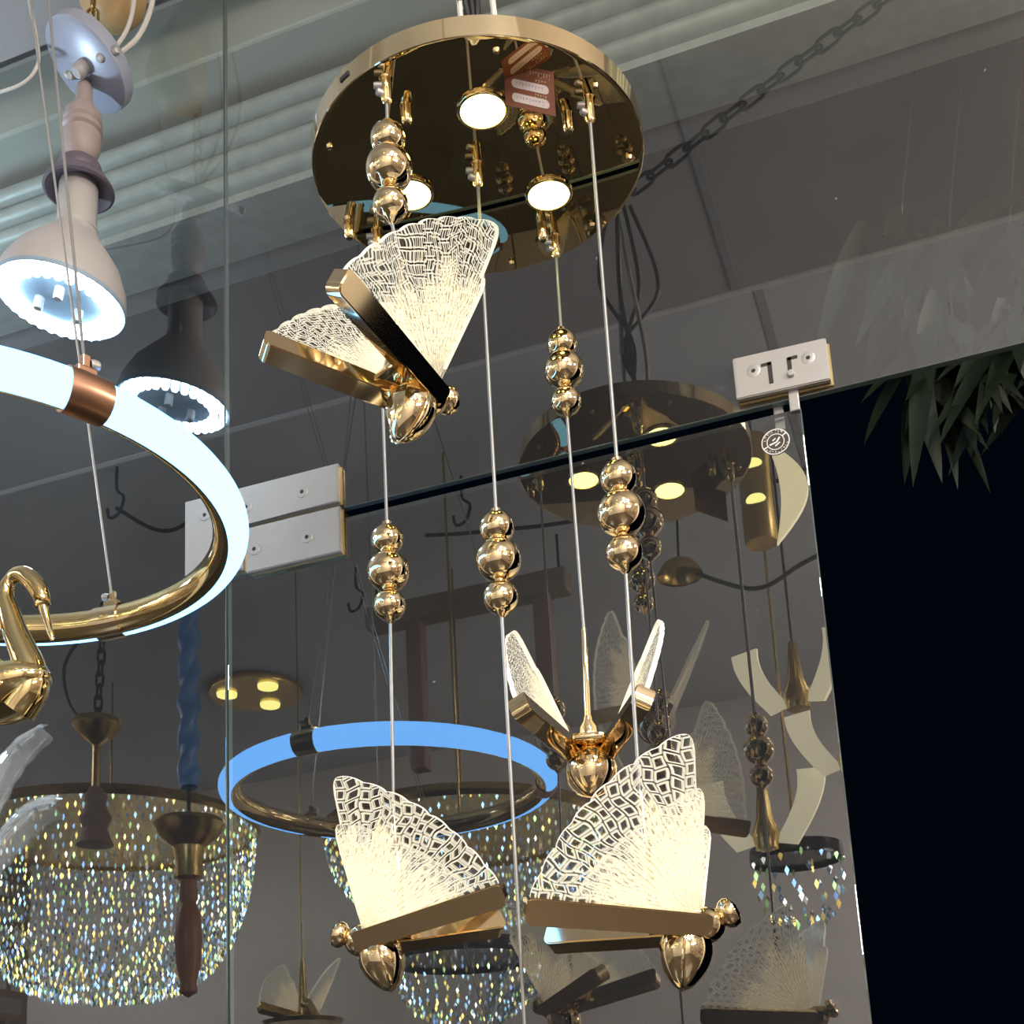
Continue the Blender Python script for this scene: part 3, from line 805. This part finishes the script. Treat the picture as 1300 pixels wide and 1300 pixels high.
for a in (40, 200):
    b = B(); lathe(b, [(0, .009), (.005, .008), (.008, .001)], 14, FC @ Matrix.Rotation(rad(a), 4, 'Z') @ Matrix.Translation((.080, 0, -.013)) @ frame_to((1, 0, 0))); part('side_screw', b, M['steel'], cp, True)
b = B(); chain_links(b, [(-1.208, -.162, 3.412), (-1.212, -.155, 3.675)], .040, .009, .0025)
o = part('chain', b, M['gold_old'], cp, True); o.matrix_parent_inverse = Matrix.Translation((1.212, .175, -3.378))
b = B(); tube(b, spline([(-1.19, -.15, 3.40), (-1.13, -.14, 3.44), (-1.10, -.14, 3.53), (-1.12, -.14, 3.676)], 6), .0045, 8); tube(b, spline([(-1.20, -.15, 3.40), (-1.155, -.14, 3.46), (-1.14, -.14, 3.54), (-1.15, -.14, 3.676)], 6), .004, 8)
o = part('flex', b, M['white_cable'], cp, True); o.matrix_parent_inverse = Matrix.Translation((1.212, .175, -3.378))
am = thing('amber_shade', 'amber dome shade partly out of frame at the top left edge', 'lamp shade', (-1.215, -.10, 3.61))
b = B(); lathe(b, [(.012, .09), (.025, .085), (.048, .05), (.060, 0), (.056, -.03), (.04, -.056), (.02, -.068), (0, -.07)], 40); part('dome', b, M['amber'], am, True)
b = B(); lathe(b, [(0, .10), (.02, .098), (.024, .085), (0, .08)], 20); part('finial', b, M['gold_old'], am, True)
b = B(); tube(b, spline([(-1.33, -.2, 3.675), (-1.309, -.2, 3.529), (-1.288, -.2, 3.427), (-1.29, -.2, 3.381), (-1.331, -.2, 3.36), (-1.45, -.2, 3.375)], 8), .003, 8)
tag(part('grey_cable', b, M['white_cable'], smooth=True), 'thin grey cable drooping along the wall at the top left corner', 'cable')

# ------------------------------------------------------------------ swan and feathers, lower left
sw = thing('swan_ornament', 'polished gold swan hanging at the left edge below the LED ring', 'ornament', (-1.01, -.55, 2.08))
def S_(x, z, y=0): return Vector((x + 1.01, y, z - 2.08))
neckp = spline([S_(-.985, 2.068), S_(-.966, 2.090), S_(-.968, 2.112), S_(-.978, 2.135), S_(-.990, 2.160), S_(-1.000, 2.187), S_(-1.007, 2.208), S_(-1.005, 2.224), S_(-.995, 2.2335), S_(-.981, 2.232), S_(-.967, 2.219), S_(-.957, 2.203), S_(-.953, 2.186)], 7)
n_ = len(neckp)
rads = [(.0225 - .0148 * min(1, (i / n_) / .62)) if i / n_ < .62 else (.0077 + .0035 * math.sin((i / n_ - .62) / .38 * PI)) for i in range(n_)]
rads[-1] = .006
b = B(); tube(b, neckp, rads, 18); part('neck_and_head', b, M['gold_yellow'], sw, True)
b = B(); tube(b, spline([S_(-.954, 2.190), S_(-.948, 2.170), S_(-.942, 2.152), S_(-.938, 2.141)], 4), [.0062, .0058, .0052, .0048, .0045, .0042, .0040, .0038, .0036, .0034, .0031, .0028, .0020], 12); part('beak', b, M['gold'], sw, True)
b = B(); lathe(b, sphere_prof(.5, 0, 20), 36, Matrix.Translation(S_(-1.025, 2.092)) @ Matrix.Rotation(rad(-8), 4, 'Y') @ Matrix.Diagonal((.165, .085, .060, 1))); part('body', b, M['gold_yellow'], sw, True)
for s in (-1, 1):
    b = B(); lathe(b, sphere_prof(.5, 0, 18), 30, Matrix.Translation(S_(-1.045, 2.108, s * .030)) @ Matrix.Rotation(rad(14), 4, 'Y') @ Matrix.Rotation(rad(s * 18), 4, 'X') @ Matrix.Diagonal((.14, .020, .075, 1))); part('wing', b, M['gold_yellow'], sw, True)
b = B(); tube(b, [S_(-1.05, 2.10), S_(-1.06, 3.68)], .0018, 8); part('cable', b, M['cable'], sw)
FG = 'clear acrylic feathers at the left edge'
def feather(loc, pts, wd, label):
    root = thing('acrylic_feather', label, 'ornament', loc, group=FG)
    P = spline([Vector(p) - Vector(loc) for p in pts], 6); b = B(); n = len(P); rows = []
    for i, p in enumerate(P):
        t = (P[min(i + 1, n - 1)] - P[max(i - 1, 0)]).normalized(); s = t.cross(Vector((0, 1, 0))).normalized()
        f = i / (n - 1); ww = wd * (math.sin(PI * min(1, .12 + f * .88)) ** .7)
        row = []
        for j in range(7):
            q = -1 + 2 * j / 6; row.append((p + s * ww * q + Vector((0, -.012 * (1 - q * q) + .0015 * math.sin(j * 3 + f * 40), 0))))
        rows.append(row)
    for sgn in (0, 1):
        V = [[b.verts.new(q + Vector((0, .003 * sgn, 0))) for q in r] for r in rows]
        for a, c in zip(V, V[1:]):
            for j in range(6): b.faces.new((a[j], a[j + 1], c[j + 1], c[j]))
        if sgn == 0: V0 = V
    for i in range(n - 1):
        for j in (0, 6): b.faces.new((V0[i][j], V0[i + 1][j], V[i + 1][j], V[i][j]))
    part('blade', b, M['acrylic'], root, True)
    b = B(); tube(b, [P[-1], Vector((P[-1].x - .45, .05, 3.68 - loc[2]))], .0008, 6); part('cable', b, M['cable'], root)
    b = B(); tube(b, [q + Vector((0, -.013, 0)) for q in P], .0016, 6); part('rib', b, M['acrylic'], root, True)
    return root
feather((-.86, -.70, 1.93), [(-.817, -.70, 1.964), (-.850, -.70, 1.948), (-.876, -.70, 1.918), (-.895, -.70, 1.87), (-.905, -.70, 1.82)], .016, 'upper clear acrylic feather with a straight tip, under the swan')
feather((-.85, -.70, 1.87), [(-.800, -.70, 1.884), (-.825, -.70, 1.882), (-.850, -.70, 1.868), (-.876, -.70, 1.840), (-.895, -.70, 1.80)], .018, 'lower clear acrylic feather with a drooping curved tip, under the swan')

# ------------------------------------------------------------------ the stock behind the viewer (seen in the panes)

def crystal(label, loc, R, H, rows, per, mat, gold=True, bowl=True, seed=1):
    root = thing('crystal_chandelier', label, 'chandelier', loc)
    b = B(); lathe(b, [(R * 1.02, 0), (R * 1.04, .02), (R * 1.02, .05), (R * .98, .05), (R * .98, 0), (R * 1.02, 0)], 48); part('frame', b, M['gold_old'] if gold else M['dark_glass'], root, True)
    b = B(); lathe(b, [(R * .98, .012), (R * .5, .014), (0, .012)], 40); part('mirror_top', b, M['gold_old'] if gold else M['dark_glass'], root, True)
    rr = random.Random(seed); b = B()
    for k in range(rows):
        f = k / max(1, rows - 1); r0 = R * (1 - .12 * f)
        if bowl: r0 = R * math.cos(f * 1.25)
        z0 = -H * f if not bowl else -H * math.sin(f * PI / 2) * .85
        n = max(6, int(per * r0 / R))
        for i in range(n):
            a = 2 * PI * (i + .5 * (k % 2)) / n
            L = H / rows * rr.uniform(.75, 1.0); s = L * .26
            c = Vector((r0 * math.cos(a), r0 * math.sin(a), z0 + rr.uniform(-.3, .3) * L))
            vs = [b.verts.new(c + Vector(d)) for d in ((s, 0, 0), (0, s, 0), (-s, 0, 0), (0, -s, 0))]; t = b.verts.new(c + Vector((0, 0, L * .5))); u = b.verts.new(c - Vector((0, 0, L * .6)))
            for j in range(4): b.faces.new((vs[j], vs[(j + 1) % 4], t)); b.faces.new((vs[(j + 1) % 4], vs[j], u))
    o = part('crystal_drops', b, mat, root); o['kind'] = 'stuff'
    b = B(); tube(b, [(0, 0, .02), (0, 0, 4.2 - loc[2])], .005, 8); part('stem', b, M['gold_old'], root)
    return root
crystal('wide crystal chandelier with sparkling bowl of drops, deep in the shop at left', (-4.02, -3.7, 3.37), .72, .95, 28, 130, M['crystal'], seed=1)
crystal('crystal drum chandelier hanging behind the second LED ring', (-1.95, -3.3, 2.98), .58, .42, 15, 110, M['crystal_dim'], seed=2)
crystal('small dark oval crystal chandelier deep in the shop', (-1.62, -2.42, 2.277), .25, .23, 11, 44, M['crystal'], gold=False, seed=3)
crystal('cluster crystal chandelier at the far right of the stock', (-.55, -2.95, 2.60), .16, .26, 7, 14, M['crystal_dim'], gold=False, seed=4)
# lamp with blue sleeve and turned stem
t = thing('sleeved_lamp', 'gold bell lamp on a blue wrapped chain with a turned brown stem', 'pendant light', (-2.768, -2.5, 2.8))
b = B(); rows = []
for i in range(61):
    f = i / 60; rows.append([b.verts.new((rr_ * math.cos(a), rr_ * math.sin(a), .30 + f * .76)) for a, rr_ in [(2 * PI * k / 28, .037 + .008 * math.sin(2 * (2 * PI * k / 28) + f * 34) + .003 * math.sin(f * 90 + k)) for k in range(28)]])
for p, q in zip(rows, rows[1:]):
    for k in range(28): b.faces.new((p[k], p[(k + 1) % 28], q[(k + 1) % 28], q[k]))
part('sleeve', b, M['blue_cloth'], t, True)
b = B(); lathe(b, [(0, .17), (.13, .165), (.135, .15), (.11, .10), (.06, .06), (.05, 0), (.055, -.06), (.035, -.07), (0, -.07)], 36); part('bell', b, M['gold_old'], t, True)
b = B(); tube(b, [(0, 0, .15), (0, 0, 1.40)], .008, 8); part('rod', b, M['black'], t)
b = B(); lathe(b, [(.03, -.06), (.035, -.14), (.028, -.16), (.045, -.2), (.052, -.30), (.045, -.40), (.03, -.46), (.034, -.5), (0, -.52)], 24); part('turned_stem', b, M['brown'], t, True)
t = thing('bell_lamp', 'small antique gold bell lamp on a black chain deep in the shop', 'pendant light', (-3.465, -2.85, 3.5))
b = B(); lathe(b, [(0, .12), (.10, .115), (.105, .09), (.07, .04), (.02, 0), (0, -.01)], 32); part('bell', b, M['gold_old'], t, True)
b = B(); tube(b, [(0, 0, 0), (0, 0, -.2)], .018, 8); part('rod', b, M['gold_old'], t)
b = B(); lathe(b, [(.02, -.19), (.05, -.23), (.04, -.27), (.07, -.33), (.05, -.38), (.08, -.45), (0, -.47)], 20); part('turned_stem', b, M['post'], t, True)
b = B(); chain_links(b, [(0, 0, .11), (.03, 0, .7)], .07, .016, .006); part('chain', b, M['black'], t, True)
b = B(); tube(b, spline([(-.05, 0, .10), (-.15, 0, .22), (-.18, 0, .40), (-.08, 0, .52), (.12, 0, .55)], 6), .008, 6); part('flex', b, M['blackcable'], t, True)
t = thing('flush_ceiling_light', 'round flush ceiling plate with three yellow lamps deep in the shop', 'ceiling light', (-3.41, -4.1, 4.19))
b = B(); lathe(b, [(0, -.03), (.245, -.03), (.25, -.02), (.25, 0)], 48); part('plate', b, M['gold_old'], t, True)
for a in (90, 215, 325):
    b = B(); lathe(b, [(.055, -.03), (.052, -.045), (0, -.05)], 24, Matrix.Translation((.15 * math.cos(rad(a)), -.15 * math.sin(rad(a)), 0))); part('lamp_face', b, M['spot2'], t, True)
t = thing('dome_pendant', 'small gold dome pendant on a thin black cable deep in the shop', 'pendant light', (-.848, -2.8, 3.70))
b = B(); lathe(b, [(.085, 0), (.085, .01), (.06, .05), (.02, .075), (0, .08)], 32); part('dome', b, M['gold_old'], t, True)
b = B(); tube(b, [(0, 0, .075), (.02, 0, .5)], .005, 6); part('cable', b, M['blackcable'], t)
t = thing('cylinder_wall_lamp', 'gold cylinder lamp with two yellow lights and a pale shell deep in the shop', 'pendant light', (-.49, -2.4, 3.56))
b = B(); lathe(b, [(0, 0), (.052, 0), (.056, .02), (.056, .38), (.05, .39), (0, .39)], 32); part('cylinder', b, M['gold_old'], t, True)
for z in (.14, .27):
    b = B(); lathe(b, sphere_prof(.036, 0, 10), 20, Matrix.Translation((0, .035, z)) @ Matrix.Diagonal((1, .8, .75, 1))); part('lamp_face', b, M['spot2'], t, True)
b = B(); prism(b, [(.05 + .12 * math.sin(PI * k / 14), -.02 + .38 * k / 14) for k in range(15)] + [(.05 + .03 * math.sin(PI * k / 14), .36 - .38 * k / 14) for k in range(15)], -.01, .01, Matrix.Translation((0, .01, 0)) @ XZ); part('shell', b, M['shell'], t)
b = B(); tube(b, [(0, 0, .39), (0, 0, .64)], .006, 6); part('rod', b, M['black'], t)
PG = 'petal pendants at the far right of the stock'
def petal_lamp(loc, s, yw, label):
    t = thing('petal_pendant', label, 'pendant light', loc, (0, 0, yw), PG)
    b = B(); lathe(b, [(0, -.06 * s), (.04 * s, -.05 * s), (.05 * s, 0), (.03 * s, .06 * s), (.015 * s, .2 * s), (0, .22 * s)], 20); part('body', b, M['gold_old'], t, True)
    for q in (-1, 1):
        pts = [(q * (.03 + .10 * math.sin(PI * .55 * k / 10)) * s, (-.03 + .24 * k / 10) * s) for k in range(11)] + [(q * (.105 + .12 * math.sin(PI * .5 * (10 - k) / 10)) * s, (.20 - .25 * k / 10) * s) for k in range(11)]
        b = B(); prism(b, pts, -.008, .008, Matrix.Rotation(rad(8 * q), 4, 'Z') @ XZ); part('petal', b, M['petal'], t)
    b = B(); tube(b, [(0, 0, .2 * s), (0, 0, 4.2 - loc[2])], .005, 6); part('cable', b, M['blackcable'], t)
petal_lamp((-.47, -2.8, 3.16), 1.0, .3, 'upper petal pendant with cream petals, deep in the shop')
petal_lamp((-.62, -2.75, 2.66), 1.0, 0., 'lower petal pendant with cream petals, deep in the shop')
petal_lamp((-.30, -2.6, 2.84), .9, .2, 'rightmost petal pendant with cream petals, deep in the shop')
# small butterfly table lamp deep in the shop
t = copy_tree(_copies['b']) if False else None
def far_butterfly():
    root = thing('butterfly_lamp', 'gold butterfly lamp on a round gold tray hung deep in the shop', 'pendant light', (-2.343, -2.6, 2.25), (0, 0, PI))
    for s in (1, -1):
        wb, gb = wing_parts(s)
        for bm_ in (wb, gb): bmesh.ops.scale(bm_, vec=(1.3, 1.3, 1.3), verts=bm_.verts)
        wg = part('wing', wb, [M['wing'], M['wing_edge']], root); part('gold_bar', gb, M['gold_old'], wg, True)
    b = B(); lathe(b, [(0, -.10), (.14, -.10), (.15, -.085), (.10, -.075), (.02, -.07), (.010, .12), (.003, .16), (.003, 1.95), (0, 1.95)], 32); part('base', b, M['gold_old'], root, True)
    return root
far_butterfly()
t = thing('hanging_rail', 'brown timber rail on two posts hung under the shop ceiling', 'rail', (-1.85, -3.2, 3.98))
b = B(); box(b, (0, 0, 0), (.92, .10, .10), .01); part('rail', b, M['brown_bar'], t)
for x in (-.24, .34):
    b = B(); box(b, (x, 0, -.38), (.07, .07, .68), .006); part('post', b, M['post'], t)
for x in (-.42, .42):
    b = B(); tube(b, [(x, 0, .04), (x, 0, .22)], .006, 6); part('hanger', b, M['black'], t)
for k, (px, py) in enumerate(((-2.32, -3.1), (-1.62, -2.6), (-1.05, -2.5), (-.30, -2.75), (-2.75, -2.0))):
    b = B(); tube(b, spline([(0, 0, .19), (.0, 0, .10), (.03, 0, .06), (.01, 0, .0), (-.03, 0, -.01), (-.04, 0, .03)], 6), .006, 6)
    o = part('ceiling_hook', b, M['black'], None, True); o.location = (px, py, 4.01)
    tag(o, ('black S-shaped ceiling hook above the second LED ring', 'black ceiling hook near the middle of the shop ceiling', 'black ceiling hook left of the dome pendant', 'black ceiling hook by the petal pendants', 'black ceiling hook left of the blue sleeved lamp')[k], 'hook', 'hooks in the shop ceiling')
b = B()
for pts in (((-2.9, -2.2, 4.17), (-2.7, -2.25, 4.05), (-2.4, -2.2, 4.10), (-2.1, -2.3, 4.15)), ((-1.9, -2.9, 4.16), (-1.6, -2.8, 4.06), (-1.2, -2.9, 4.08), (-.9, -2.8, 4.15), (-.5, -2.9, 4.05), (-.15, -2.8, 4.12)), ((-2.45, -2.0, 4.19), (-2.4, -2.05, 3.95), (-2.33, -2.05, 3.85)), ((-.75, -2.6, 3.6), (-.55, -2.6, 3.5), (-.38, -2.6, 3.56), (-.2, -2.6, 3.62))):
    tube(b, spline(pts, 8), .008, 6)
tag(part('ceiling_wiring', b, M['blackcable'], smooth=True), 'loose black wiring drooping under the shop ceiling', 'cable')

# ------------------------------------------------------------------ light
def area(name, loc, size, power, col=(1, .96, .90), rot=(0, 0, 0), sy=None):
    L = bpy.data.lights.new(name, 'AREA'); L.energy = power; L.size = size; L.color = col
    if sy: L.shape = 'RECTANGLE'; L.size_y = sy
    o = bpy.data.objects.new(name, L); C.objects.link(o); o.location = loc; o.rotation_euler = rot; return o
for x, y, p in ((.9, -2.3, 33), (1.9, -2.2, 33), (2.7, -3.0, 28), (1.2, -3.4, 37), (2.2, -4.2, 37), (1.0, -4.7, 37), (-5.4, -1.9, 41), (-5.6, -2.8, 41), (-5.7, -3.7, 37)):
    area('shop_ceiling_lamp', (x, y, 4.15), .42, p, (1, .97, .93) if x > 0 else (.90, .95, 1))
area('shop_wall_lamp', (2.6, -3.0, 2.6), .35, 75, (1, .93, .84), (0, rad(105), 0), 1.6)
for nm, loc, p, c in (('added_cool_fill', (-2.3, -.35, 2.85), 42, (.62, .82, 1)), ('added_warm_fill', (1.15, -.50, 2.75), 42, (1, .92, .80))):  # two unseen lamps added to brighten the shutter and the panes
    L = bpy.data.lights.new(nm, 'POINT'); L.energy = p; L.shadow_soft_size = .06; L.color = c
    o = bpy.data.objects.new(nm, L); C.objects.link(o); o.location = loc
